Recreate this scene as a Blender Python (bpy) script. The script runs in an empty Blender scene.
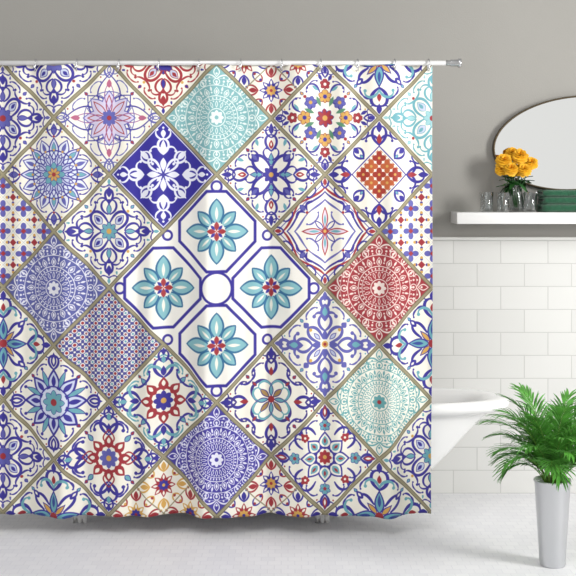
import bpy, bmesh, math, random
import numpy as np
from mathutils import Vector, Matrix
random.seed(7); rng=np.random.default_rng(5)
F_=1250.0; CH=1.38; HY=190.0
def XP(px,d): return (px-288)*d/F_
def ZP(py,d): return CH-(py-HY)*d/F_
sc=bpy.context.scene
# ------------------------------------------------------------------ materials
def srgb(c):
    return tuple(((v/255)/12.92 if v/255<=0.04045 else ((v/255+0.055)/1.055)**2.4) for v in c)+(1,)
def mat(name,col,rough=0.5,metal=0.0,noise=0.0,nscale=8,bump=0.0,bscale=60,trans=0,ior=1.45,sheen=0):
    m=bpy.data.materials.new(name); m.use_nodes=True
    nt=m.node_tree; b=nt.nodes['Principled BSDF']
    b.inputs['Roughness'].default_value=rough; b.inputs['Metallic'].default_value=metal
    b.inputs['Transmission Weight'].default_value=trans; b.inputs['IOR'].default_value=ior
    b.inputs['Sheen Weight'].default_value=sheen
    c=srgb(col)
    tc=nt.nodes.new('ShaderNodeTexCoord')
    n=nt.nodes.new('ShaderNodeTexNoise'); n.inputs['Scale'].default_value=nscale; n.inputs['Detail'].default_value=4
    nt.links.new(tc.outputs['Object'],n.inputs['Vector'])
    r=nt.nodes.new('ShaderNodeValToRGB')
    r.color_ramp.elements[0].position=0.3; r.color_ramp.elements[1].position=0.7
    r.color_ramp.elements[0].color=tuple(v*(1-noise) for v in c[:3])+(1,)
    r.color_ramp.elements[1].color=tuple(min(1,v*(1+noise)) for v in c[:3])+(1,)
    nt.links.new(n.outputs['Fac'],r.inputs['Fac']); nt.links.new(r.outputs['Color'],b.inputs['Base Color'])
    if bump>0:
        n2=nt.nodes.new('ShaderNodeTexNoise'); n2.inputs['Scale'].default_value=bscale; n2.inputs['Detail'].default_value=5
        nt.links.new(tc.outputs['Object'],n2.inputs['Vector'])
        bp=nt.nodes.new('ShaderNodeBump'); bp.inputs['Strength'].default_value=bump; bp.inputs['Distance'].default_value=0.01
        nt.links.new(n2.outputs['Fac'],bp.inputs['Height']); nt.links.new(bp.outputs['Normal'],b.inputs['Normal'])
    return m
def obj(name,verts,faces,m,smooth=True,parent=None):
    me=bpy.data.meshes.new(name); me.from_pydata([tuple(v) for v in verts],[],faces); me.update()
    bm=bmesh.new(); bm.from_mesh(me); bmesh.ops.recalc_face_normals(bm,faces=bm.faces); bm.to_mesh(me); bm.free()
    ob=bpy.data.objects.new(name,me); sc.collection.objects.link(ob)
    if m: me.materials.append(m)
    if smooth:
        for p in me.polygons: p.use_smooth=True
    if parent: ob.parent=parent
    return ob
def empty(name,loc=(0,0,0)):
    e=bpy.data.objects.new(name,None); e.empty_display_size=0.1; sc.collection.objects.link(e); return e
def box(name,x0,x1,y0,y1,z0,z1,m,parent=None,bev=0.0,seg=3):
    v=[(x,y,z) for x in(x0,x1) for y in(y0,y1) for z in(z0,z1)]
    f=[(0,1,3,2),(4,6,7,5),(0,4,5,1),(2,3,7,6),(0,2,6,4),(1,5,7,3)]
    o=obj(name,v,f,m,False,parent)
    if bev>0:
        b=o.modifiers.new('bev','BEVEL'); b.width=bev; b.segments=seg
        for p in o.data.polygons: p.use_smooth=True
    return o
def lathe(name,prof,cx,cy,m,seg=40,parent=None,close=False):
    v=[];f=[]
    for r,z in prof:
        for k in range(seg):
            a=2*math.pi*k/seg; v.append((cx+r*math.cos(a),cy+r*math.sin(a),z))
    n=len(prof)
    for i in range(n-1 if not close else n):
        for k in range(seg):
            a=i*seg+k;b=i*seg+(k+1)%seg; c=((i+1)%n)*seg+(k+1)%seg; d=((i+1)%n)*seg+k
            f.append((a,b,c,d))
    if not close:
        if prof[0][0]>1e-4: f.append(tuple(range(seg)))
        if prof[-1][0]>1e-4: f.append(tuple(range((n-1)*seg,n*seg)))
    return obj(name,v,f,m,True,parent)
def tube(verts,faces,pts,rads,seg=8,cap=True):
    pts=[Vector(p) for p in pts]; base=len(verts); up=Vector((0.13,0.21,0.97))
    for i,p in enumerate(pts):
        t=(pts[min(i+1,len(pts)-1)]-pts[max(i-1,0)]).normalized()
        a=t.cross(up)
        if a.length<0.1: a=t.cross(Vector((1,0,0)))
        a.normalize(); b=t.cross(a)
        for k in range(seg):
            an=2*math.pi*k/seg
            verts.append(p+(a*math.cos(an)+b*math.sin(an))*rads[i])
    for i in range(len(pts)-1):
        for k in range(seg):
            faces.append((base+i*seg+k,base+i*seg+(k+1)%seg,base+(i+1)*seg+(k+1)%seg,base+(i+1)*seg+k))
    if cap:
        faces.append(tuple(base+k for k in range(seg))); faces.append(tuple(base+(len(pts)-1)*seg+k for k in range(seg)))

# ------------------------------------------------------------------ pattern rasteriser
N=440; PXL=2.0/N
g=(np.arange(N)+0.5)*PXL-1
GX,GY=np.meshgrid(g,-g)
def fold(n,off=0.0,X=None,Y=None):
    X=GX if X is None else X; Y=GY if Y is None else Y
    a=np.arctan2(Y,X)-off; s=2*math.pi/n; a=np.abs((a+s/2)%s-s/2); r=np.hypot(X,Y)
    return r*np.cos(a),r*np.sin(a)
def curlpts(x,y,th,L,k0,k1,n=22):
    p=[(x,y)]; s=L/n
    for i in range(n):
        th+=(k0+(k1-k0)*(i/(n-1)))*s; x+=s*math.cos(th); y+=s*math.sin(th); p.append((x,y))
    return p
def loc(F,cx,cy,ang):
    X=F[0]-cx;Y=F[1]-cy;c,s=math.cos(ang),math.sin(ang)
    return X*c+Y*s,-X*s+Y*c
class T:
    def __init__(s,bg): s.a=np.ones((N,N,3))*np.array(bg)/255.0
    def sd(s,d,c,al=1.0):
        m=np.clip(0.5-d/PXL,0,1)[...,None]*al
        s.a=s.a*(1-m)+np.array(c)/255.0*m
    def disc(s,F,cx,cy,r,c): s.sd(np.hypot(F[0]-cx,F[1]-cy)-r,c)
    def ring(s,F,cx,cy,r,w,c): s.sd(np.abs(np.hypot(F[0]-cx,F[1]-cy)-r)-w,c)
    def petal(s,F,r0,r1,w,c,g=1.0,p=1.0,out=None,lw=0.008):
        X,Y=F; t=np.clip((X-r0)/(r1-r0),0,1)
        d=np.maximum(np.abs(Y)-w*np.sin(math.pi*t**g)**p,np.maximum(r0-X,X-r1))
        if c is not None: s.sd(d,c)
        if out is not None: s.sd(np.abs(d+lw)-lw,out)
    def stroke(s,F,pts,w,c):
        X,Y=F; D=np.full(X.shape,9.0)
        xs=[p[0] for p in pts]; ys=[p[1] for p in pts]
        m=(X>min(xs)-.05)&(X<max(xs)+.05)&(Y>min(ys)-.05)&(Y<max(ys)+.05)
        x=X[m];y=Y[m]
        if x.size==0: return
        d=np.full(x.shape,9.0); n=len(pts)-1
        for i in range(n):
            (ax,ay),(bx,by)=pts[i],pts[i+1]; dx,dy=bx-ax,by-ay; L=dx*dx+dy*dy+1e-12
            t=np.clip(((x-ax)*dx+(y-ay)*dy)/L,0,1)
            ww=w*(0.7+0.6*math.sin(math.pi*min(1,(i+.5)/n*1.2)))
            d=np.minimum(d,np.hypot(x-ax-t*dx,y-ay-t*dy)-ww)
        D[m]=d; s.sd(D,c)
    def curl(s,F,x,y,th,L,k0,k1,w,c,dot=0):
        p=curlpts(x,y,th,L,k0,k1); s.stroke(F,p,w,c)
        if dot: s.disc(F,p[-1][0],p[-1][1],dot,c)
    def cs(s,F,x,y,th,L,k,w,c,dot=.02):
        s.curl(F,x,y,th,L/2,.15*k,k*1.5,w,c,dot); s.curl(F,x,y,th+math.pi,L/2,-.15*k,-k*1.5,w,c,dot)
    def dia(s,r,w,c):
        d=(np.abs(GX)+np.abs(GY)-r)/1.414
        s.sd(np.abs(d)-w if w else d,c)
    def flower(s,F,cx,cy,r,n,c,cc,off=0,out=None):
        X=F[0]-cx;Y=F[1]-cy
        G=fold(n,off,X,Y); s.petal(G,0,r,r*2.2/n,c,g=1.4,p=.7,out=out,lw=.005); s.sd(np.hypot(X,Y)-r*.28,cc)
    def edge(s,c,c2,w=.011):
        E=fold(4,math.pi/4)
        s.cs(E,.635,.22,math.pi/2,.32,9,w,c,.017); s.petal(E,.57,.66,.032,c2,g=.8,out=c,lw=.006)
        s.disc(E,.635,.42,.015,c2); s.cs(E,.60,.52,2.0,.20,-14,w*.9,c,.014)
W=(243,239,226);B=(60,53,148);T_=(110,170,182);R=(160,52,60);O=(210,164,88);P=(98,98,172);LT=(156,202,206);K=(40,44,80)
PB=(198,205,228)
pi=math.pi
def lace(bg,c,n=16,c2=None,fill=False):
    t=T(bg); c2=c2 or c; r=np.hypot(GX,GY)
    t.sd(r-0.72,c if fill else bg)
    fg=bg if fill else c
    F=fold(n);F2=fold(n,pi/n);H=fold(n*2)
    t.flower((GX,GY),0,0,0.13,8,fg,c2)
    t.ring((GX,GY),0,0,.155,.008,fg)
    t.petal(F,.17,.30,.024,None,out=fg,lw=.006)
    t.disc(F2,.285,0,.013,fg)
    t.ring((GX,GY),0,0,.315,.006,fg)
    t.petal(H,.32,.37,.013,fg)
    t.ring((GX,GY),0,0,.385,.008,fg)
    t.petal(F,.39,.55,.05,None,out=fg,lw=.008,g=.9)
    t.petal(F,.42,.51,.02,fg)
    t.disc(F2,.45,0,.016,fg); t.petal(F2,.47,.57,.018,fg)
    t.ring((GX,GY),0,0,.585,.007,fg)
    t.disc(H,.615,0,.014,fg)
    t.ring(F,.65,0,.055,.008,fg); t.disc(F,.65,0,.022,fg)
    t.disc(F2,.665,0,.02,fg)
    t.sd(np.abs(r-.72)-.006,fg)
    C=fold(4)
    if fill: 
        keep=(r>.72); t.a[keep]=np.array(c)/255; cc=bg
    else: cc=c
    t.petal(C,.73,.93,.06,None,out=cc,lw=.01); t.disc(C,.80,0,.02,cc)
    t.curl(C,.72,.02,.9,.26,2,14,.011,cc,.016)
    t.disc(C,.66,.20,.02,cc); t.disc(C,.62,.27,.017,cc); t.disc(C,.72,.13,.017,cc); t.disc(C,.58,.35,.014,cc)
    t.dia(.965,.006,cc)
    return t
def m_blue():
    t=T((52,44,148)); C=fold(4);E=fold(4,pi/4); w=(232,233,244)
    t.dia(.93,.008,w)
    t.petal(C,.04,.30,.055,w,g=1.3); t.petal(E,.03,.17,.03,w)
    t.curl(C,.10,.05,.5,.42,-1,15,.018,w,.03)
    t.curl(C,.36,.0,.95,.46,-2.5,-13,.018,w,.03)
    t.curl(C,.36,.0,.25,.34,3,13,.016,w,.026)
    t.petal(C,.38,.62,.05,w,g=.8); t.petal(C,.64,.80,.045,w,g=1.2); t.disc(C,.83,0,.02,w)
    t.curl(C,.62,.02,1.2,.24,-1,-16,.014,w,.022)
    t.petal(E,.38,.60,.05,w,g=.8); t.curl(E,.30,.0,.9,.30,-1,-14,.016,w,.024); t.disc(E,.27,0,.026,w)
    t.disc((GX,GY),0,0,.035,B)
    return t
def m_scroll(c,c2,c3,v=0,bg=W):
    t=T(bg);C=fold(4);E=fold(4,pi/4)
    t.edge(c,c2)
    t.flower((GX,GY),0,0,.17+.03*v,8,c2,c3,out=c)
    t.petal(E,.18,.40,.075,PB,g=.8,out=c,lw=.007); t.petal(E,.24,.36,.03,c,g=.8)
    t.curl(C,.16,.02,.55,.62,-.5,15+v,.019,c,.032)
    t.curl(C,.30,.02,1.2,.40,-3,-13,.016,c,.026)
    t.curl(C,.50,.0,.8,.40,-2,-15,.017,c,.026)
    t.curl(C,.46,.0,.1,.34,5,12,.013,c,.02)
    t.cs(E,.46,.0,pi/2,.42,-7,.014,c,.024)
    t.petal(C,.30,.50,.05,c2,g=.8,out=c,lw=.007); t.petal(C,.60,.80,.045,c,g=.8); t.petal(C,.82,.93,.03,c2)
    t.disc(E,.50,0,.026,c3); t.disc(C,.72,.15,.02,c2)
    return t
def m_purple():
    t=T(W);C=fold(4);E=fold(4,pi/4);G=fold(8);G2=fold(8,pi/8)
    t.edge(P,R,.008)
    t.petal(C,.0,.80,.22,None,out=B,lw=.013,g=1.1); t.petal(E,.0,.58,.18,None,out=B,lw=.013,g=1.05)
    t.petal(G2,.0,.46,.10,None,out=P,lw=.008); t.petal(G,.0,.50,.14,(214,206,230),out=P,lw=.010,g=.9); t.petal(G,.05,.42,.06,None,out=R,lw=.008,g=.9)
    t.petal(C,.12,.66,.09,None,out=(150,90,150),lw=.008,g=1.1)
    t.petal(C,.54,.70,.045,(180,100,130),g=.8); t.flower((GX,GY),0,0,.15,8,P,R)
    t.ring((GX,GY),0,0,.47,.008,P)
    t.curl(C,.72,.0,.9,.28,-2,-13,.013,P,.02); t.petal(C,.78,.94,.04,None,out=P,lw=.009)
    return t
def m_gold():
    t=T(W);C=fold(4);E=fold(4,pi/4);G=fold(8);G2=fold(16);H=fold(8,pi/8)
    t.sd(np.hypot(GX,GY)-.46,PB)
    t.petal(H,.30,.66,.11,(226,230,240),out=B,lw=.010,g=.85)
    t.petal(G,.25,.66,.10,(220,226,240),out=B,lw=.012,g=.85); t.petal(G,.36,.58,.045,T_,g=.9,out=P,lw=.006)
    t.petal(H,.40,.60,.035,P,g=.9)
    t.petal(G2,.16,.40,.045,None,out=B,lw=.008,g=1.1); t.ring((GX,GY),0,0,.42,.011,B)
    t.flower((GX,GY),0,0,.22,8,T_,R,out=B); t.flower((GX,GY),0,0,.13,8,O,R,out=B,off=.39); t.disc(G2,.43,0,.022,O)
    t.disc(G,.67,0,.022,R);t.petal(C,.68,.90,.06,P,g=.9,out=B,lw=.007)
    t.curl(C,.66,.03,.95,.30,-1,-14,.013,B,.022); t.edge(B,O,.009)
    return t
def m_bluestar():
    t=T(W);C=fold(4);E=fold(4,pi/4);G=fold(8);H=fold(8,pi/8)
    t.edge(B,R)
    t.petal(G,.12,.60,.13,B,g=.9); t.petal(G,.18,.54,.095,(205,212,236),g=.9); t.petal(G,.26,.48,.045,B)
    t.petal(H,.28,.62,.05,T_,g=.8,out=B,lw=.006); t.ring((GX,GY),0,0,.28,.012,B);t.disc(H,.62,0,.028,B)
    t.sd(np.hypot(GX,GY)-.25,(214,222,238)); t.flower((GX,GY),0,0,.22,8,T_,R,out=B); t.curl(C,.58,.0,1.0,.36,-2,-14,.018,B,.028); t.petal(C,.62,.88,.06,B,g=.8)
    t.petal(C,.66,.80,.025,W)
    return t
def m_cluster():
    t=T(W);C=fold(4);E=fold(4,pi/4)
    t.edge(B,O,.008)
    t.cs(E,.30,.0,pi/2,.5,6,.009,B,.018)
    for cx,cy,r,c,cc in((.38,0,.13,O,B),(.60,.0,.10,R,W)): t.flower(C,cx,cy,r,6,c,cc,.2,out=(120,40,60))
    t.flower(E,.38,0,.12,6,P,O,out=B); t.flower((GX,GY),0,0,.17,8,R,O,.1,out=B)
    t.petal(loc(C,.20,.08,.4),0,.2,.035,(90,140,110)); t.petal(loc(C,.48,.10,1.0),0,.17,.03,T_)
    t.petal(loc(C,.66,.06,.5),0,.14,.03,B); t.curl(C,.46,.10,.3,.34,2,13,.013,B,.022)
    t.curl(C,.72,.0,.8,.22,-2,-16,.013,B,.02); t.petal(C,.78,.92,.035,B); t.disc(E,.53,0,.03,R)
    return t
def m_bluered():
    t=T(W);C=fold(4);E=fold(4,pi/4)
    t.edge(B,R)
    t.flower((GX,GY),0,0,.16,8,B,O)
    t.curl(C,.14,.02,.5,.62,0,12,.020,B,.032)
    t.petal(C,.16,.40,.055,T_,g=.8,out=B,lw=.007)
    t.curl(C,.42,.0,.95,.44,-2,-12,.018,B,.028); t.curl(C,.26,.02,1.3,.30,-3,-14,.014,B,.022)
    t.curl(C,.66,.0,1.2,.24,-3,-15,.014,B,.022)
    t.petal(C,.46,.62,.045,R,g=.8); t.petal(C,.50,.58,.015,W); t.petal(C,.72,.92,.045,B,g=.8)
    t.petal(E,.36,.52,.045,P,g=.8,out=B,lw=.006); t.curl(E,.34,.0,.9,.26,-1,-15,.014,B,.02)
    t.petal(loc(C,.5,.24,.3),0,.15,.03,T_)
    return t
def m_diamond():
    t=T(W);C=fold(4)
    t.dia(.50,.010,B)
    u=(GX+GY);v=(GX-GY); s=.29
    fu=(u+s/2)%s-s/2; fv=(v+s/2)%s-s/2; ins=(np.abs(GX)+np.abs(GY))<.455
    iu=np.floor((u+s/2)/s);iv=np.floor((v+s/2)/s)
    L=(( fu+fv)/2,(fu-fv)/2)
    a=np.arctan2(L[1],L[0]); r=np.hypot(*L); d=r-.125*(.55+.45*np.abs(np.cos(2*a)))
    even=((iu+iv)%2==0)
    t.sd(np.where(ins&even,d,9),(160,56,44)); t.sd(np.where(ins&~even,d,9),(188,96,56)); t.sd(np.where(ins,r-.025,9),O)
    E=fold(4,pi/4)
    t.curl(C,.52,.0,.9,.46,-1,-10,.020,B,.03); t.curl(C,.56,.0,.3,.36,3,13,.016,B,.024)
    t.petal(C,.54,.72,.045,R,g=.8); t.petal(C,.74,.94,.05,B,g=.9)
    t.petal(E,.38,.50,.035,T_,out=B,lw=.006); t.curl(E,.40,.0,.9,.30,-2,-13,.016,B,.022); t.petal(E,.52,.66,.045,B); t.cs(E,.64,.30,pi/2,.26,-12,.012,B,.018)
    return t
def m_star():
    t=T(W);C=fold(4);E=fold(4,pi/4)
    t.dia(.88,.008,P)
    t.curl(C,.78,.0,2.5,.60,-2.6,1.6,.017,R); t.curl(C,.70,.0,2.45,.50,-2.4,1.6,.013,B)
    t.curl(C,.56,.0,2.4,.38,-2.2,1.6,.014,P); t.cs(E,.26,0,pi/2,.34,-8,.012,P,.018)
    t.petal(C,.02,.44,.06,(222,206,220),out=R,lw=.010); t.petal(E,.02,.28,.05,None,out=B,lw=.010); t.petal(C,.1,.30,.022,T_)
    t.disc((GX,GY),0,0,.06,R); t.disc((GX,GY),0,0,.03,O)
    t.curl(C,.76,.0,.9,.24,-3,-14,.013,B,.02); t.petal(C,.80,.94,.035,R)
    t.curl(E,.50,.03,.3,.22,5,16,.015,B,.022); t.petal(E,.52,.66,.05,P,g=.9,out=B,lw=.006); t.disc(E,.47,0,.025,R); t.cs(E,.61,.30,pi/2,.26,-12,.013,B,.02)
    return t
def m_peri():
    t=T(W);C=fold(4);E=fold(4,pi/4)
    t.edge(P,T_,.013)
    for (x,y,th,L,a,b) in((.10,.03,.5,.55,-1,13),(.24,.0,1.1,.46,-3,-11),(.42,.0,.7,.5,-2,-13),(.62,.0,.9,.34,-2,-15),(.44,.0,.1,.3,5,13)):
        t.curl(C,x,y,th,L,a,b,.021,P,.034)
    t.petal(C,.08,.26,.05,P,g=.8); t.petal(C,.50,.66,.05,T_,g=.8);t.petal(C,.76,.94,.045,P)
    t.petal(E,.44,.56,.055,P,g=.8); t.petal(E,.12,.30,.04,PB,out=P,lw=.008); t.disc(E,.38,0,.03,O); t.disc((GX,GY),0,0,.06,O); t.disc((GX,GY),0,0,.03,R)
    return t
def m_brown():
    t=T(W);C=fold(4);E=fold(4,pi/4);c=(62,52,130)
    t.edge(c,R,.013)
    t.petal(E,.04,.30,.05,(166,134,84),g=1.0,out=c,lw=.008); t.petal(C,.04,.28,.045,T_,out=c,lw=.008)
    t.disc((GX,GY),0,0,.06,R)
    t.curl(C,.28,.02,.9,.44,1,12,.022,c,.038); t.curl(C,.26,.02,.5,.34,5,14,.016,T_,.026)
    t.curl(C,.44,.0,.9,.44,-2,-12,.021,B,.032); t.curl(C,.64,.0,.9,.30,-2,-15,.017,c,.028); t.cs(E,.52,0,pi/2,.40,-8,.016,B,.026)
    t.petal(C,.42,.58,.04,R,g=.8); t.petal(C,.72,.94,.05,B,g=.8); t.petal(E,.38,.50,.035,R,g=.8,out=c,lw=.007)
    return t
def m_wreath():
    t=T(W);C=fold(4);E=fold(4,pi/4);G=fold(8)
    t.edge(B,R,.012)
    t.petal(G,.14,.46,.13,B,g=.75); t.petal(G,.17,.42,.10,W,g=.75); t.petal(G,.20,.38,.06,T_,g=.8); t.petal(G,.24,.34,.022,R)
    t.ring((GX,GY),0,0,.17,.014,B); t.flower((GX,GY),0,0,.13,8,R,O)
    t.flower(C,.56,0,.11,6,T_,R,.2,out=B); t.flower(E,.52,0,.08,6,R,W,.2)
    t.curl(C,.42,.18,.5,.36,1,13,.018,B,.028); t.curl(C,.66,.0,.9,.28,-2,-15,.017,B,.026); t.petal(C,.70,.94,.055,R,g=.8,out=B,lw=.006)
    t.petal(C,.74,.86,.02,W)
    return t
def m_redring(v=0):
    t=T(W);C=fold(4);E=fold(4,pi/4);G=fold(8)
    t.edge(B if v else T_,R,.013)
    t.petal(G,.18,.42,.09,R,g=.8); t.petal(G,.25,.37,.035,W); t.ring((GX,GY),0,0,.235,.025,R)
    t.flower((GX,GY),0,0,.18,8,B if not v else P,O)
    t.curl(C,.42,.02,1.0,.46,-1,-11,.022,B,.034); t.curl(C,.48,.0,.5,.42,1,13,.020,T_ if not v else B,.032)
    t.curl(C,.68,.0,1.0,.26,-2,-15,.016,B,.025); t.petal(C,.44,.62,.05,B,g=.8); t.petal(C,.66,.80,.04,T_); t.petal(C,.8,.94,.035,B)
    t.petal(E,.42,.58,.05,T_,g=.8,out=B,lw=.008)
    if v: t.petal(C,.24,.52,.12,None,out=R,lw=.014,g=.8)
    else: t.cs(E,.46,0,pi/2,.46,-6,.016,B,.026)
    return t
def m_grid():
    t=T((234,231,226));u=(GX+GY);v=(GX-GY); s=.25
    fu=(u+s/2)%s-s/2; fv=(v+s/2)%s-s/2; L=((fu+fv)/2,(fu-fv)/2); r=np.hypot(*L);a=np.arctan2(L[1],L[0])
    t.sd(r-.078*(.38+.62*np.abs(np.cos(2*a))),(78,78,144)); t.sd(r-.018,W)
    fu2=u%s-s/2; fv2=v%s-s/2; r2=np.hypot(fu2,fv2)/1.414
    t.sd(np.abs(r2-.050)-.007,(78,78,140)); t.sd(r2-.026,R)
    L3=(((u+s/2)%s-s/2)/1.414,(v%s-s/2)/1.414); t.sd(np.hypot(*L3)-.020,(150,80,90))
    L3=((u%s-s/2)/1.414,((v+s/2)%s-s/2)/1.414); t.sd(np.hypot(*L3)-.020,T_)
    return t
def m_check(c1=R,c2=B):
    t=T(W);u=(GX+GY);v=(GX-GY); s=.4
    fu=(u+.2)%s-s/2; fv=(v+.2)%s-s/2; L=((fu+fv)/2,(fu-fv)/2); r=np.hypot(*L);a=np.arctan2(L[1],L[0])
    iu=np.floor((u+.2)/s);iv=np.floor((v+.2)/s); ev=(iu+iv)%2==0
    sq=np.maximum(np.abs(fu),np.abs(fv))/1.414
    fl=r-.15*(.30+.70*np.abs(np.cos(2*a)))
    t.sd(np.where(ev,fl,9),P); t.sd(np.where(ev,sq-.034,9),c1)
    t.sd(np.where(~ev,sq-.048,9),c1)
    q=np.hypot(np.abs(L[0])-.10,L[1]); q2=np.hypot(L[0],np.abs(L[1])-.10)
    t.sd(np.where(~ev,np.minimum(q,q2)-.026,9),B) 
    q3=np.hypot(np.abs(fu)/1.414-.09,np.abs(fv)/1.414-.09); t.sd(np.where(~ev,q3-.026,9),O)
    t.sd(np.abs(np.minimum(s/2-np.abs(fu),s/2-np.abs(fv)))/1.414-.004,(150,170,190),.6)
    return t
def m_small4(c1=R,c2=B,c3=O):
    t=T(W);u=(GX+GY);v=(GX-GY)
    fu=u%1-.5; fv=v%1-.5; X=(fu+fv)/2;Y=(fu-fv)/2
    iu=np.floor(u);iv=np.floor(v); ev=(iu+iv)%2==0
    for e,ca,cb in((ev,c1,c2),(~ev,c2,c1)):
        XX=np.where(e,X,9);YY=np.where(e,Y,9)
        G=fold(8,0,XX,YY);H=fold(4,0,XX,YY);E=fold(4,pi/4,XX,YY)
        t.petal(G,.03,.22,.05,ca,g=.8); t.petal(G,.1,.19,.02,W); t.flower((XX,YY),0,0,.1,8,c3,cb)
        t.petal(H,.25,.42,.045,cb); t.curl(H,.24,.0,1.0,.26,-2,-14,.012,cb,.02)
        t.disc(E,.27,0,.03,ca); t.curl(E,.24,.0,1.0,.16,-2,-18,.010,cb,.015)
    t.sd(np.minimum(np.minimum(np.abs(fu-.5),np.abs(fu+.5)),np.minimum(np.abs(fv-.5),np.abs(fv+.5)))/1.414-.010,(150,142,115))
    return t
def m_leaf():
    t=T(W);C=fold(4);E=fold(4,pi/4)
    t.edge(B,T_,.014)
    t.petal(C,.05,.46,.09,T_,g=.8,out=B,lw=.012); t.petal(C,.16,.38,.03,(60,80,150),g=.8)
    t.petal(E,.05,.32,.05,O,g=.8,out=B,lw=.008); t.disc((GX,GY),0,0,.07,R)
    t.curl(C,.46,.0,1.0,.52,-1,-11,.024,B,.036); t.curl(C,.50,.0,.4,.4,2,13,.020,T_,.03); t.curl(C,.2,.1,.7,.4,-2,12,.02,B,.03)
    t.petal(C,.57,.72,.04,R,g=.8); t.petal(C,.76,.94,.05,B); t.petal(E,.42,.60,.055,B,g=.8); t.petal(E,.47,.55,.02,W)
    return t
def m_big():
    t=T((245,242,234)); E=fold(4,pi/4); C=fold(4)
    X=C[0]-.5; Y=C[1]; aX=np.abs(X);aY=np.abs(Y)
    G4=fold(4,0,X,Y); G4e=fold(4,pi/4,X,Y); G8=fold(8,pi/8,X,Y)
    bl=(56,48,148)
    octd=np.maximum((aX+aY)/1.414-.312,np.maximum(aX,aY)-.352)
    t.sd(np.abs(octd)-.013,bl)
    t.sd(np.where(C[0]>.84,np.abs(np.hypot(C[0]-.895,C[1])-.045)-.010,9),bl)
    t.sd(np.where(E[0]>.55,np.abs(np.hypot(E[0]-.655,E[1])-.040)-.010,9),bl)
    dk=(48,104,146); lt=(136,188,196)
    t.petal(G4,.05,.29,.070,lt,g=1.0,p=.8,out=dk,lw=.008)
    t.petal(G4e,.05,.25,.055,lt,g=1.0,p=.8,out=dk,lw=.008)
    t.petal(G4,.10,.22,.014,W,g=.9); t.petal(G4e,.09,.19,.010,W,g=.9)
    t.sd(np.hypot(X,Y)-.080,W); t.petal(G4,.0,.088,.022,R,g=1.2); t.petal(G4e,.02,.075,.013,bl)
    t.disc((GX,GY),0,0,.150,bl); t.disc((GX,GY),0,0,.128,(246,244,238))
    return t
motifs={
 'blue':m_blue(),'teal':lace((226,236,232),(128,178,182),16,fill=True),'redm':lace((236,220,212),(158,56,64),16,fill=True),
 'bm1':lace((230,230,238),(94,98,162),16,fill=True),'bm2':lace((230,230,244),(74,66,158),20,fill=True),
 'tealw':lace(W,(104,166,170),20,c2=R),'purple':m_purple(),'gold':m_gold(),'bstar':m_bluestar(),'cluster':m_cluster(),
 'bluered':m_bluered(),'dia':m_diamond(),'star':m_star(),'peri':m_peri(),'brown':m_brown(),'wreath':m_wreath(),
 'rr':m_redring(),'rr2':m_redring(1),'grid':m_grid(),'check':m_check(),'s4':m_small4(),'s4b':m_small4(O,R,B),'leaf':m_leaf(),
 'sc1':m_scroll(B,T_,O),'sc2':m_scroll(B,P,R,1),'sc3':m_scroll(T_,LT,R,0),'sc4':m_scroll(R,B,O,2)}
grid={(-3,-4):'sc2',(-1,-4):'sc4',(1,-4):'s4',(3,-4):'leaf',(-5,-4):'sc1',
(-4,-3):'sc2',(-2,-3):'purple',(0,-3):'teal',(2,-3):'cluster',(4,-3):'sc3',
(-3,-2):'gold',(-1,-2):'blue',(1,-2):'bluered',(3,-2):'dia',(-5,-2):'bstar',
(-4,-1):'check',(-2,-1):'sc1',(2,-1):'star',(4,-1):'check',
(-3,0):'bm1',(3,0):'redm',(-5,0):'grid',
(-4,1):'leaf',(-2,1):'grid',(2,1):'peri',(4,1):'leaf',
(-3,2):'bstar',(-1,2):'rr',(1,2):'brown',(3,2):'tealw',(-5,2):'rr',
(-4,3):'sc2',(-2,3):'rr2',(0,3):'bm2',(2,3):'wreath',(4,3):'sc1',
(-3,4):'leaf',(-1,4):'s4b',(1,4):'s4',(3,4):'leaf',(-5,4):'sc1'}
S=4; CX0,CX1,CY0,CY1=-34.0,433.0,64.0,516.0
tw=int((CX1-CX0)*S); th=int((CY1-CY0)*S)
px=CX0+(np.arange(tw)+.5)/S; py=CY0+(np.arange(th)+.5)/S
PX2,PY2=np.meshgrid(px,py)
p=(PX2-217)/54.0;q=(PY2-288)/56.7
a=p+q;b=p-q
ai=2*np.floor(a/2)+1;bi=2*np.floor(b/2)+1
ii=((ai+bi)/2).round().astype(int);jj=((ai-bi)/2).round().astype(int)
img=np.ones((th,tw,3))*np.array(W)/255
lx=p-ii;ly=q-jj
def samp(A,x,y):
    fx=np.clip((x+1)/2*N-.5,0,N-1.001);fy=np.clip((y+1)/2*N-.5,0,N-1.001)
    x0=fx.astype(int);y0=fy.astype(int);u=(fx-x0)[:,None];v=(fy-y0)[:,None]
    return (A[y0,x0]*(1-u)+A[y0,x0+1]*u)*(1-v)+(A[y0+1,x0]*(1-u)+A[y0+1,x0+1]*u)*v
for (i,j),nm in grid.items():
    m=(ii==i)&(jj==j)
    if m.any(): img[m]=samp(motifs[nm].a,lx[m],ly[m])
ed=np.minimum(1-np.abs(a-ai),1-np.abs(b-bi))*39.0
big=(np.abs(a)<2)&(np.abs(b)<2)
img[big]=samp(m_big().a,p[big]/2,q[big]/2)
edb=np.minimum(2-np.abs(a),2-np.abs(b))*39.0
ed=np.where(big,edb,ed)
al=np.clip((1.9-ed)*2+.5,0,1)[...,None]; img=img*(1-al)+np.array((112,106,84))/255*al
al=np.clip((1.1-ed)*2+.5,0,1)[...,None]; img=img*(1-al)+np.array((156,148,120))/255*al
bi_=bpy.data.images.new('curtain_print',tw,th,alpha=False)
buf=np.ones((th,tw,4),dtype=np.float32); buf[...,:3]=np.clip(img[::-1],0,1)
bi_.pixels.foreach_set(buf.ravel()); bi_.update(); bi_.pack()

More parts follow.
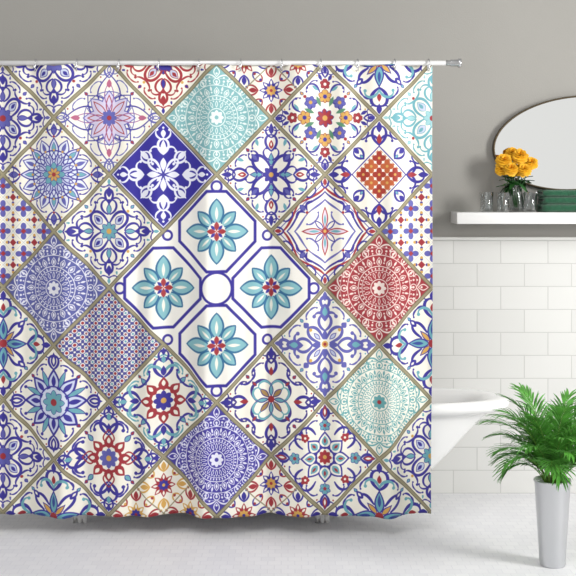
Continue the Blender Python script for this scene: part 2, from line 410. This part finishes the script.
# ------------------------------------------------------------------ curtain mesh
D=5.0
hooks=[-5,35,76,118,158,198,240,281,320,357,394,428]
def foldy(x,z):
    e=0.5+0.5*min(1,z*1.6)
    v=0.026*math.sin(x*2*pi/83+0.6)+0.015*math.sin(x*2*pi/47+2+z*.8)+0.018*math.sin(x*2*pi/133+1.1-z*.7)+.008*math.sin(x*2*pi/27+z*2)
    top=0.010*math.cos((x-36)*2*pi/40.4)
    return v*e+top*max(0,1-z*3)
nx,nz=470,110; v=[];f=[];uvs=[]
for r in range(nz+1):
    t=r/nz
    for c in range(nx+1):
        s=c/nx; xp=CX0+(CX1-CX0)*s; yp=CY0+(CY1-CY0)*t
        hd=min(abs(xp-h) for h in hooks); sag=(1-math.cos(min(hd,20)/20*pi))/2*2.2*max(0,1-t*12)
        xx=xp-1.2*math.sin(yp/60.)*t*max(0,(s-.9)*10)
        v.append((XP(xx,D),D+foldy(xp,t),ZP(yp+sag,D))); uvs.append((s,1-t))
for r in range(nz):
    for c in range(nx):
        k=r*(nx+1)+c; f.append((k,k+nx+1,k+nx+2,k+1))
mc=bpy.data.materials.new('printed_polyester'); mc.use_nodes=True; nt=mc.node_tree; bs=nt.nodes['Principled BSDF']
ti=nt.nodes.new('ShaderNodeTexImage'); ti.image=bi_; nt.links.new(ti.outputs['Color'],bs.inputs['Base Color'])
bs.inputs['Roughness'].default_value=.55; bs.inputs['Specular IOR Level'].default_value=.3
nn=nt.nodes.new('ShaderNodeTexNoise'); nn.inputs['Scale'].default_value=900
tcn=nt.nodes.new('ShaderNodeTexCoord'); nt.links.new(tcn.outputs['Object'],nn.inputs['Vector'])
bp=nt.nodes.new('ShaderNodeBump'); bp.inputs['Strength'].default_value=.05; bp.inputs['Distance'].default_value=.002
nt.links.new(nn.outputs['Fac'],bp.inputs['Height']); nt.links.new(bp.outputs['Normal'],bs.inputs['Normal'])
me=bpy.data.meshes.new('shower_curtain'); me.from_pydata(v,[],f); me.update()
ul=me.uv_layers.new(name='UVMap')
li=np.empty(len(me.loops),dtype=np.int32); me.loops.foreach_get('vertex_index',li)
ul.data.foreach_set('uv',np.array(uvs,dtype=np.float32)[li].ravel())
me.materials.append(mc)
for pl in me.polygons: pl.use_smooth=True
cur=bpy.data.objects.new('shower_curtain',me); sc.collection.objects.link(cur)
so=cur.modifiers.new('thick','SOLIDIFY'); so.thickness=.0012; so.offset=0

# ------------------------------------------------------------------ rod + hooks
chrome=mat('chrome',(215,216,218),.18,1.0)
whitem=mat('white_enamel_metal',(232,232,232),.3,0.2)
rod=empty('curtain_rod')
zr=ZP(63,D)
V=[];Fc=[]; tube(V,Fc,[(XP(-70,D),D,zr),(XP(452,D),D,zr)],[.0095]*2,20); obj('rod_tube',V,Fc,whitem,True,rod)
V=[];Fc=[]; 
tube(V,Fc,[(XP(446,D),D,zr),(XP(450,D),D,zr),(XP(450.5,D),D,zr),(XP(458,D),D,zr),(XP(458.2,D),D,zr),(XP(461,D),D,zr)],[.0105,.0105,.014,.014,.018,.018],24); obj('rod_end_cap',V,Fc,chrome,True,rod)
for k,xx in enumerate((-40,180,400)):
    V=[];Fc=[]; tube(V,Fc,[(XP(xx,D),D+.008,zr),(XP(xx,D),D+.05,zr-.03),(XP(xx,D),5.69,zr-.03)],[.006]*3,10)
    tube(V,Fc,[(XP(xx,D),5.685,zr-.03),(XP(xx,D),5.70,zr-.03)],[.025]*2,20); obj('wall_bracket_%d'%(k+1),V,Fc,chrome,True,rod)
V=[];Fc=[]
for h in hooks:
    x=XP(h,D); y0=D
    pts=[]
    for k in range(21):
        an=-pi*.5+2*pi*k/20*.98
        pts.append((x+.004*math.sin(an*.5),y0+.018*math.cos(an),zr-.008+.024*math.sin(an)))
    tube(V,Fc,pts,[.0026]*21,8)
    tube(V,Fc,[(x-.002,y0-.017,zr-.010),(x+.002,y0-.017,zr-.022)],[.0055]*2,12)
obj('hooks',V,Fc,chrome,True,cur)

# ------------------------------------------------------------------ room
mw=mat('grey_plaster',(158,156,151),.85,noise=.03,nscale=1.5,bump=.08,bscale=180)
WY=5.7
wall=box('wall_back',-3.2,3.2,WY,WY+.12,0,2.75,mw)
mt=bpy.data.materials.new('white_subway_tile'); mt.use_nodes=True; nt=mt.node_tree; bs=nt.nodes['Principled BSDF']
tc=nt.nodes.new('ShaderNodeTexCoord'); sx=nt.nodes.new('ShaderNodeSeparateXYZ'); cb=nt.nodes.new('ShaderNodeCombineXYZ')
nt.links.new(tc.outputs['Object'],sx.inputs[0]); nt.links.new(sx.outputs['X'],cb.inputs['X']); nt.links.new(sx.outputs['Z'],cb.inputs['Y'])
br=nt.nodes.new('ShaderNodeTexBrick'); nt.links.new(cb.outputs[0],br.inputs['Vector'])
br.inputs['Color1'].default_value=srgb((222,222,219)); br.inputs['Color2'].default_value=srgb((217,217,214)); br.inputs['Mortar'].default_value=srgb((198,198,195))
br.inputs['Scale'].default_value=1; br.inputs['Brick Width'].default_value=.215; br.inputs['Row Height'].default_value=.1045
br.inputs['Mortar Size'].default_value=.0026; br.inputs['Mortar Smooth'].default_value=.4; br.offset=.5
nt.links.new(br.outputs['Color'],bs.inputs['Base Color']); bs.inputs['Roughness'].default_value=.35
bp=nt.nodes.new('ShaderNodeBump'); bp.inputs['Strength'].default_value=.35; bp.inputs['Distance'].default_value=.003; bp.invert=True
nt.links.new(br.outputs['Fac'],bp.inputs['Height']); nt.links.new(bp.outputs['Normal'],bs.inputs['Normal'])
zt=ZP(240,WY)
box('tile_wainscot',-3.2,3.2,WY-.012,WY,0,zt,mt,wall)
cap=mat('tile_cap',(224,224,221),.3)
box('trim_1',-3.2,3.2,WY-.022,WY,zt,zt+.014,cap,None,.004)
mf=bpy.data.materials.new('white_floor_tile'); mf.use_nodes=True; nt=mf.node_tree; bs=nt.nodes['Principled BSDF']
tc=nt.nodes.new('ShaderNodeTexCoord'); br=nt.nodes.new('ShaderNodeTexBrick'); nt.links.new(tc.outputs['Object'],br.inputs['Vector'])
br.inputs['Color1'].default_value=srgb((232,232,234)); br.inputs['Color2'].default_value=srgb((226,226,229)); br.inputs['Mortar'].default_value=srgb((218,218,222))
br.inputs['Scale'].default_value=1; br.inputs['Brick Width'].default_value=.05; br.inputs['Row Height'].default_value=.05; br.inputs['Mortar Size'].default_value=.003; br.inputs['Mortar Smooth'].default_value=1; br.offset=.5
nt.links.new(br.outputs['Color'],bs.inputs['Base Color']); bs.inputs['Roughness'].default_value=.5
box('floor',-3.2,3.2,-.6,WY+.12,-.1,0,mf)

# ------------------------------------------------------------------ bathtub
enamel=mat('white_enamel',(242,242,241),.12)
tub=empty('bathtub'); TY=5.34
rings=[(115,345,.09,.085),(88,390,.14,.10),(66,418,.17,.15),(56,436,.19,.21),(48,453,.205,.29),(42,470,.215,.37),(38,483,.222,.425),(33,489,.228,.445),
(24,500,.246,.450),(18,507,.262,.462),(18,508.5,.266,.480),(21,507,.262,.497),(28,501,.252,.504),(36,492,.238,.504),(44,482,.222,.495),(50,472,.208,.46),(58,456,.195,.36),(74,420,.17,.20),(96,385,.14,.14),(130,340,.09,.125)]
seg=88; V=[];Fc=[]
for x0,x1,hy,z in rings:
    X0=XP(x0,TY);X1=XP(x1,TY);cx=(X0+X1)/2;hx=(X1-X0)/2
    for k in range(seg):
        an=2*pi*k/seg;c=math.cos(an);s_=math.sin(an);e=2/2.9
        V.append((cx+hx*math.copysign(abs(c)**e,c),TY+hy*math.copysign(abs(s_)**e,s_),z))
for i in range(len(rings)-1):
    for k in range(seg): Fc.append((i*seg+k,i*seg+(k+1)%seg,(i+1)*seg+(k+1)%seg,(i+1)*seg+k))
Fc.append(tuple(range(seg))); Fc.append(tuple(range((len(rings)-1)*seg,len(rings)*seg)))
o=obj('tub_body',V,Fc,enamel,True,tub); sb=o.modifiers.new('s','SUBSURF'); sb.levels=1; sb.render_levels=1
k=0
for fx in (82,322):
    for sy in (-1,1):
        k+=1; x=XP(fx,5.24); y=TY+sy*.105; V=[];Fc=[]; sd_=-1 if fx<200 else 1
        tube(V,Fc,[(x-sd_*.03,y-sy*.02,.15),(x,y+sy*.01,.115),(x+sd_*.012,y+sy*.022,.08),(x+sd_*.004,y+sy*.018,.045),(x+sd_*.004,y+sy*.022,.02),(x+sd_*.004,y+sy*.024,.0)],[.035,.038,.028,.018,.026,.022],16)
        for a_ in(-.5,0,.5):
            tube(V,Fc,[(x+.01*a_,y+sy*.03,.04),(x+.04*a_,y+sy*.048,.022),(x+.045*a_,y+sy*.055,.0)],[.010,.012,.007],8)
        obj('claw_foot_%d'%k,V,Fc,enamel,True,tub)

# ------------------------------------------------------------------ shelf + things
msh=mat('white_lacquer',(238,238,237),.3)
SY=5.48; zs=ZP(212.5,SY); box('wall_shelf',XP(457,SY),1.75,SY,WY,ZP(224,SY),zs,msh,None,.002)
glass=bpy.data.materials.new('clear_glass'); glass.use_nodes=True; nt=glass.node_tree
for n_ in list(nt.nodes): 
    if n_.type!='OUTPUT_MATERIAL': nt.nodes.remove(n_)
mx_=nt.nodes.new('ShaderNodeMixShader'); tr=nt.nodes.new('ShaderNodeBsdfTransparent'); gl=nt.nodes.new('ShaderNodeBsdfGlossy'); lw=nt.nodes.new('ShaderNodeLayerWeight')
tr.inputs[0].default_value=(.94,.96,.96,1); gl.inputs['Roughness'].default_value=.03; lw.inputs[0].default_value=.5
nt.links.new(lw.outputs['Facing'],mx_.inputs[0]); nt.links.new(tr.outputs[0],mx_.inputs[1]); nt.links.new(gl.outputs[0],mx_.inputs[2])
nt.links.new(mx_.outputs[0],[n_ for n_ in nt.nodes if n_.type=='OUTPUT_MATERIAL'][0].inputs[0])
def tumbler(px,y,r=.031,h=.088,name='drinking_glass'):
    cx=XP(px,y); z=zs+.0005
    lathe(name,[(0.0001,z),(r*.80,z),(r*.86,z+.003),(r,z+h),(r*.93,z+h+.001),(r*.80,z+.014),(0.0001,z+.012)],cx,y,glass,36)
tumbler(486.5,5.56); tumbler(503,5.535,.029,.086); tumbler(530,5.54,.031,.088)
fv=empty('flower_vase'); vy=5.60; vx=XP(516,vy); z=zs+.0005
lathe('vase',[(0.0001,z),(.03,z),(.036,z+.01),(.038,z+.04),(.026,z+.085),(.024,z+.10),(.032,z+.118),(.030,z+.119),(.022,z+.10),(.023,z+.085),(.034,z+.04),(.031,z+.012),(.0001,z+.01)],vx,vy,glass,36,fv)
green=mat('leaf_green',(40,92,38),.5,noise=.3,nscale=30)
orange=mat('orange_petal',(246,182,36),.6,noise=.2,nscale=60)
V=[];Fc=[]; heads=[]
spec=[(504,161,-.01,.042),(520,156,.0,.042),(531,163,.0,.036),(511,169,-.035,.038),(524,170,-.03,.036),(501,170,-.01,.030),(512,153,.03,.034)]
for ppx,ppy,dy,r in spec:
    y=vy+dy;c=Vector((XP(ppx,y),y,ZP(ppy,y))); heads.append((c,r))
    tube(V,Fc,[(vx+(c.x-vx)*.1,vy,zs+.02),(vx+(c.x-vx)*.3,vy,zs+.10),c],[.002]*3,6)
obj('stems',V,Fc,green,True,fv)
V=[];Fc=[]
for k in range(34):
    an=random.uniform(0,2*pi); L=random.uniform(.05,.085); el=random.uniform(-.7,.7); st=Vector((vx,vy,zs+.12))+Vector((math.cos(an)*.02,math.sin(an)*.02,random.uniform(-.005,.03)))
    d=Vector((math.cos(an)*math.cos(el),math.sin(an)*math.cos(el)*.5,math.sin(el))); sd_=d.cross(Vector((0,0,1))).normalized(); b0=len(V)
    for t,w in((0,.003),(.3,.012),(.6,.013),(1,.001)):
        pp=st+d*L*t-Vector((0,0,.02*t*t)); V+= [pp-sd_*w,pp-Vector((0,0,.003)),pp+sd_*w]
    for q_ in range(3):
        for e in range(2): Fc.append((b0+q_*3+e,b0+q_*3+e+1,b0+q_*3+e+4,b0+q_*3+e+3))
obj('foliage',V,Fc,green,True,fv)
V=[];Fc=[]
for c,r in heads:
    for ring in range(7):
        el=-.35+ring*.31; m_=max(3,int(15*math.cos(el)))
        for k in range(m_):
            an=2*pi*k/m_+ring*.4+random.uniform(-.1,.1)
            out=Vector((math.cos(an)*math.cos(el),math.sin(an)*math.cos(el),math.sin(el)))
            out=Matrix.Rotation(.7,3,'X')@out; tan=Matrix.Rotation(.7,3,'X')@Vector((-math.sin(an),math.cos(an),0)); upv=out.cross(tan)
            rr=r*random.uniform(.85,1.05)*(1-.05*ring); b0=len(V); w=r*.26
            for t,ww,u in((.15,.3,0),(.6,1,.05),(.9,1,.18),(1,.4,.3)):
                pp=c+out*rr*t-upv*rr*u*.5; V+=[pp-tan*w*ww,pp+upv*.002,pp+tan*w*ww]
            for q_ in range(3):
                for e in range(2): Fc.append((b0+q_*3+e,b0+q_*3+e+1,b0+q_*3+e+4,b0+q_*3+e+3))
obj('blossoms',V,Fc,orange,True,fv)
mg=mat('green_terry',(28,92,62),.95,noise=.25,nscale=70,bump=.9,bscale=260,sheen=.3)
tw_=empty('folded_towels'); x0=XP(541,5.56); x1=x0+.30; z=zs+.0005
for k,(h,dx) in enumerate(((.036,0),(.034,.006),(.030,.002))):
    V=[];Fc=[]
    R_=h/4-.0003; yf=5.515+dx*.5; yb=5.66
    def arc(cx,cz,r,a0,a1,n=8): return [(cx+r*math.cos(a0+(a1-a0)*i/n),cz+r*math.sin(a0+(a1-a0)*i/n)) for i in range(n+1)]
    hh=h/2
    prof=arc(yf+hh,z+hh,hh,1.5*pi,.5*pi,14)+arc(yb-R_,z+3*h/4,R_,.5*pi,-.5*pi,6)+[(yf+hh*.9,z+hh+.0015),(yf+hh*.9,z+hh-.0015)]+arc(yb-R_,z+h/4,R_,.5*pi,-.5*pi,6)
    nxs=14
    for i in range(nxs+1):
        s=i/nxs; e=1-.10*math.exp(-min(s,1-s)*nxs*1.2)
        for (yy,zz) in prof:
            cy=5.59;cz=z+hh
            V.append((x0+dx+(x1-x0-2*dx)*s,cy+(yy-cy)*e,cz+(zz-cz)*(e if zz>cz else 1)+random.uniform(-.0006,.0006)*(1 if zz>cz else 0)))
    n=len(prof)
    for i in range(nxs):
        for j in range(n): Fc.append((i*n+j,i*n+(j+1)%n,(i+1)*n+(j+1)%n,(i+1)*n+j))
    Fc.append(tuple(range(n))); Fc.append(tuple(range(nxs*n,(nxs+1)*n)))
    obj('towel_%d'%(k+1),V,Fc,mg,True,tw_); z+=h*.985
mm=mat('mirror_glass',(250,252,252),.02,1.0); mr=mat('dark_bronze',(92,80,62),.35,.7)
mi=empty('wall_mirror'); my=5.672; mx=XP(578,my); mz=ZP(143,my); A_=84*my/F_; B_=46*my/F_; tl_=.10
def ell(y,n=96,off=0): return [(mx+(A_+off)*math.cos(2*pi*k/n)*math.cos(tl_)-(B_+off)*math.sin(2*pi*k/n)*math.sin(tl_),y,mz+(A_+off)*math.cos(2*pi*k/n)*math.sin(tl_)+(B_+off)*math.sin(2*pi*k/n)*math.cos(tl_)) for k in range(n)]
n=96
V=ell(my)+ell(my+.01); Fc=[tuple(range(n)),tuple(range(n,2*n))]+[(k,(k+1)%n,n+(k+1)%n,n+k) for k in range(n)]
obj('mirror_glass',V,Fc,mm,False,mi)
V=[];Fc=[]
for off,y in((.0,my-.003),(.004,my-.006),(.008,my-.003),(.008,WY),(.0,WY)): V+=ell(y,n,off-.002)
for r in range(5):
    for k in range(n): Fc.append((r*n+k,r*n+(k+1)%n,((r+1)%5)*n+(k+1)%n,((r+1)%5)*n+k))
obj('mirror_frame',V,Fc,mr,True,mi)

# ------------------------------------------------------------------ potted palm
pp_=empty('potted_palm'); py_=4.60; pxc=XP(552.5,py_); steel=mat('brushed_steel',(208,209,212),.3,.75,bump=.05,bscale=200)
hpot=ZP(479,py_); rt=.0665; rb=.047
lathe('pot',[(.0001,0),(rb-.003,0),(rb,.004),(rt-.001,hpot-.012),(rt+.003,hpot-.006),(rt+.002,hpot),(rt-.003,hpot),(rt-.006,hpot-.02),(rt-.008,hpot-.05),(.0001,hpot-.05)],pxc,py_,steel,56,pp_)
soil=mat('soil',(62,46,34),.95,noise=.4,nscale=90,bump=1,bscale=120)
lathe('soil',[(.0001,hpot-.03),(rt-.012,hpot-.028),(rt-.009,hpot-.027),(rt-.009,hpot-.045),(.0001,hpot-.045)],pxc,py_,soil,40,pp_)
lg1=mat('palm_leaf',(84,150,58),.4,noise=.5,nscale=26)
V=[];Fc=[];SV=[];SF=[]
nf=40
for k in range(nf):
    az=2*pi*k*.381966+random.uniform(-.2,.2); u=k/(nf-1)
    L=(.40-.17*u)*random.uniform(.82,1.06); lean0=.05+.38*u; bend=.75+1.25*u
    st=Vector((pxc+.02*math.cos(az),py_+.02*math.sin(az),hpot-.03)); pts=[st];ns=16
    for i in range(ns):
        th_=lean0+bend*((i+1)/ns)**1.8
        d=Vector((math.cos(az)*math.sin(th_),math.sin(az)*math.sin(th_),math.cos(th_))); pts.append(pts[-1]+d*L/ns)
    tube(SV,SF,pts,[.0024*(1-.75*i/ns) for i in range(ns+1)],5)
    side=Vector((-math.sin(az),math.cos(az),0))
    nl=20
    for i in range(nl):
        t=.30+.70*i/(nl-1); f_=t*ns; i0=min(int(f_),ns-1); P0=pts[i0].lerp(pts[i0+1],f_-i0); tang=(pts[i0+1]-pts[i0]).normalized()
        ll=(.045+.055*math.sin(pi*min(1,(t-.2)/.9)))*random.uniform(.85,1.1)
        for sg in(-1,1):
            nrm=side.cross(tang).normalized()
            if nrm.z<0: nrm=-nrm
            ang=.80-.48*(t-.3)/.7+random.uniform(-.10,.10)
            d0=(tang*math.cos(ang)+side*sg*math.sin(ang)+nrm*.25).normalized(); wv=d0.cross(nrm).normalized(); b0=len(V); cur_=P0.copy(); d=d0
            for s,w in((0,.0012),(.25,.0038),(.55,.0040),(.8,.0026),(1,.0003)):
                V+=[cur_-wv*w,cur_-nrm*.001,cur_+wv*w]
                d=(d+Vector((0,0,-.18))).normalized(); cur_=cur_+d*ll*.25
            for q_ in range(4):
                for e in range(2): Fc.append((b0+q_*3+e,b0+q_*3+e+1,b0+q_*3+e+4,b0+q_*3+e+3))
obj('fronds',V,Fc,lg1,True,pp_)
obj('stems',SV,SF,mat('palm_stem',(120,158,70),.5,noise=.15),True,pp_)

# ------------------------------------------------------------------ lights
w=bpy.data.worlds.new('w'); sc.world=w; w.use_nodes=True; nt=w.node_tree; bg=nt.nodes['Background']
tc=nt.nodes.new('ShaderNodeTexCoord'); sx=nt.nodes.new('ShaderNodeSeparateXYZ'); mr_=nt.nodes.new('ShaderNodeMapRange')
nt.links.new(tc.outputs['Generated'],sx.inputs[0]); nt.links.new(sx.outputs['Y'],mr_.inputs['Value'])
mr_.inputs['From Min'].default_value=-1; mr_.inputs['From Max'].default_value=.3; mr_.inputs['To Min'].default_value=.78; mr_.inputs['To Max'].default_value=.36
nt.links.new(mr_.outputs['Result'],bg.inputs[1]); bg.inputs[0].default_value=(1,.988,.965,1)
def area(name,locn,tgt,sx_,sy_,e,c=(1,1,1)):
    l=bpy.data.lights.new(name,'AREA'); l.shape='RECTANGLE'; l.size=sx_; l.size_y=sy_; l.energy=e; l.color=c
    o=bpy.data.objects.new(name,l); sc.collection.objects.link(o); o.location=locn
    o.rotation_euler=(Vector(tgt)-Vector(locn)).to_track_quat('-Z','Y').to_euler(); return o
area('fold_side_light',(3.1,3.3,1.9),(-.3,5.1,1.0),.7,1.2,84,(1,.99,.97))  # added side lamp to shade the curtain folds; there is no window here
area('overhead_fill',(-.6,2.8,3.2),(0,5,.3),2.0,1.5,30)  # added soft fill from above the front
# ------------------------------------------------------------------ camera
cam=bpy.data.cameras.new('camera'); co=bpy.data.objects.new('camera',cam); sc.collection.objects.link(co)
co.location=(0,0,CH); co.rotation_euler=(pi/2,0,0); cam.sensor_width=36; cam.lens=F_/576*36; cam.shift_y=-(288-HY)/576
cam.clip_end=50
sc.camera=co
sc.view_settings.view_transform='Standard'; sc.view_settings.look='None'
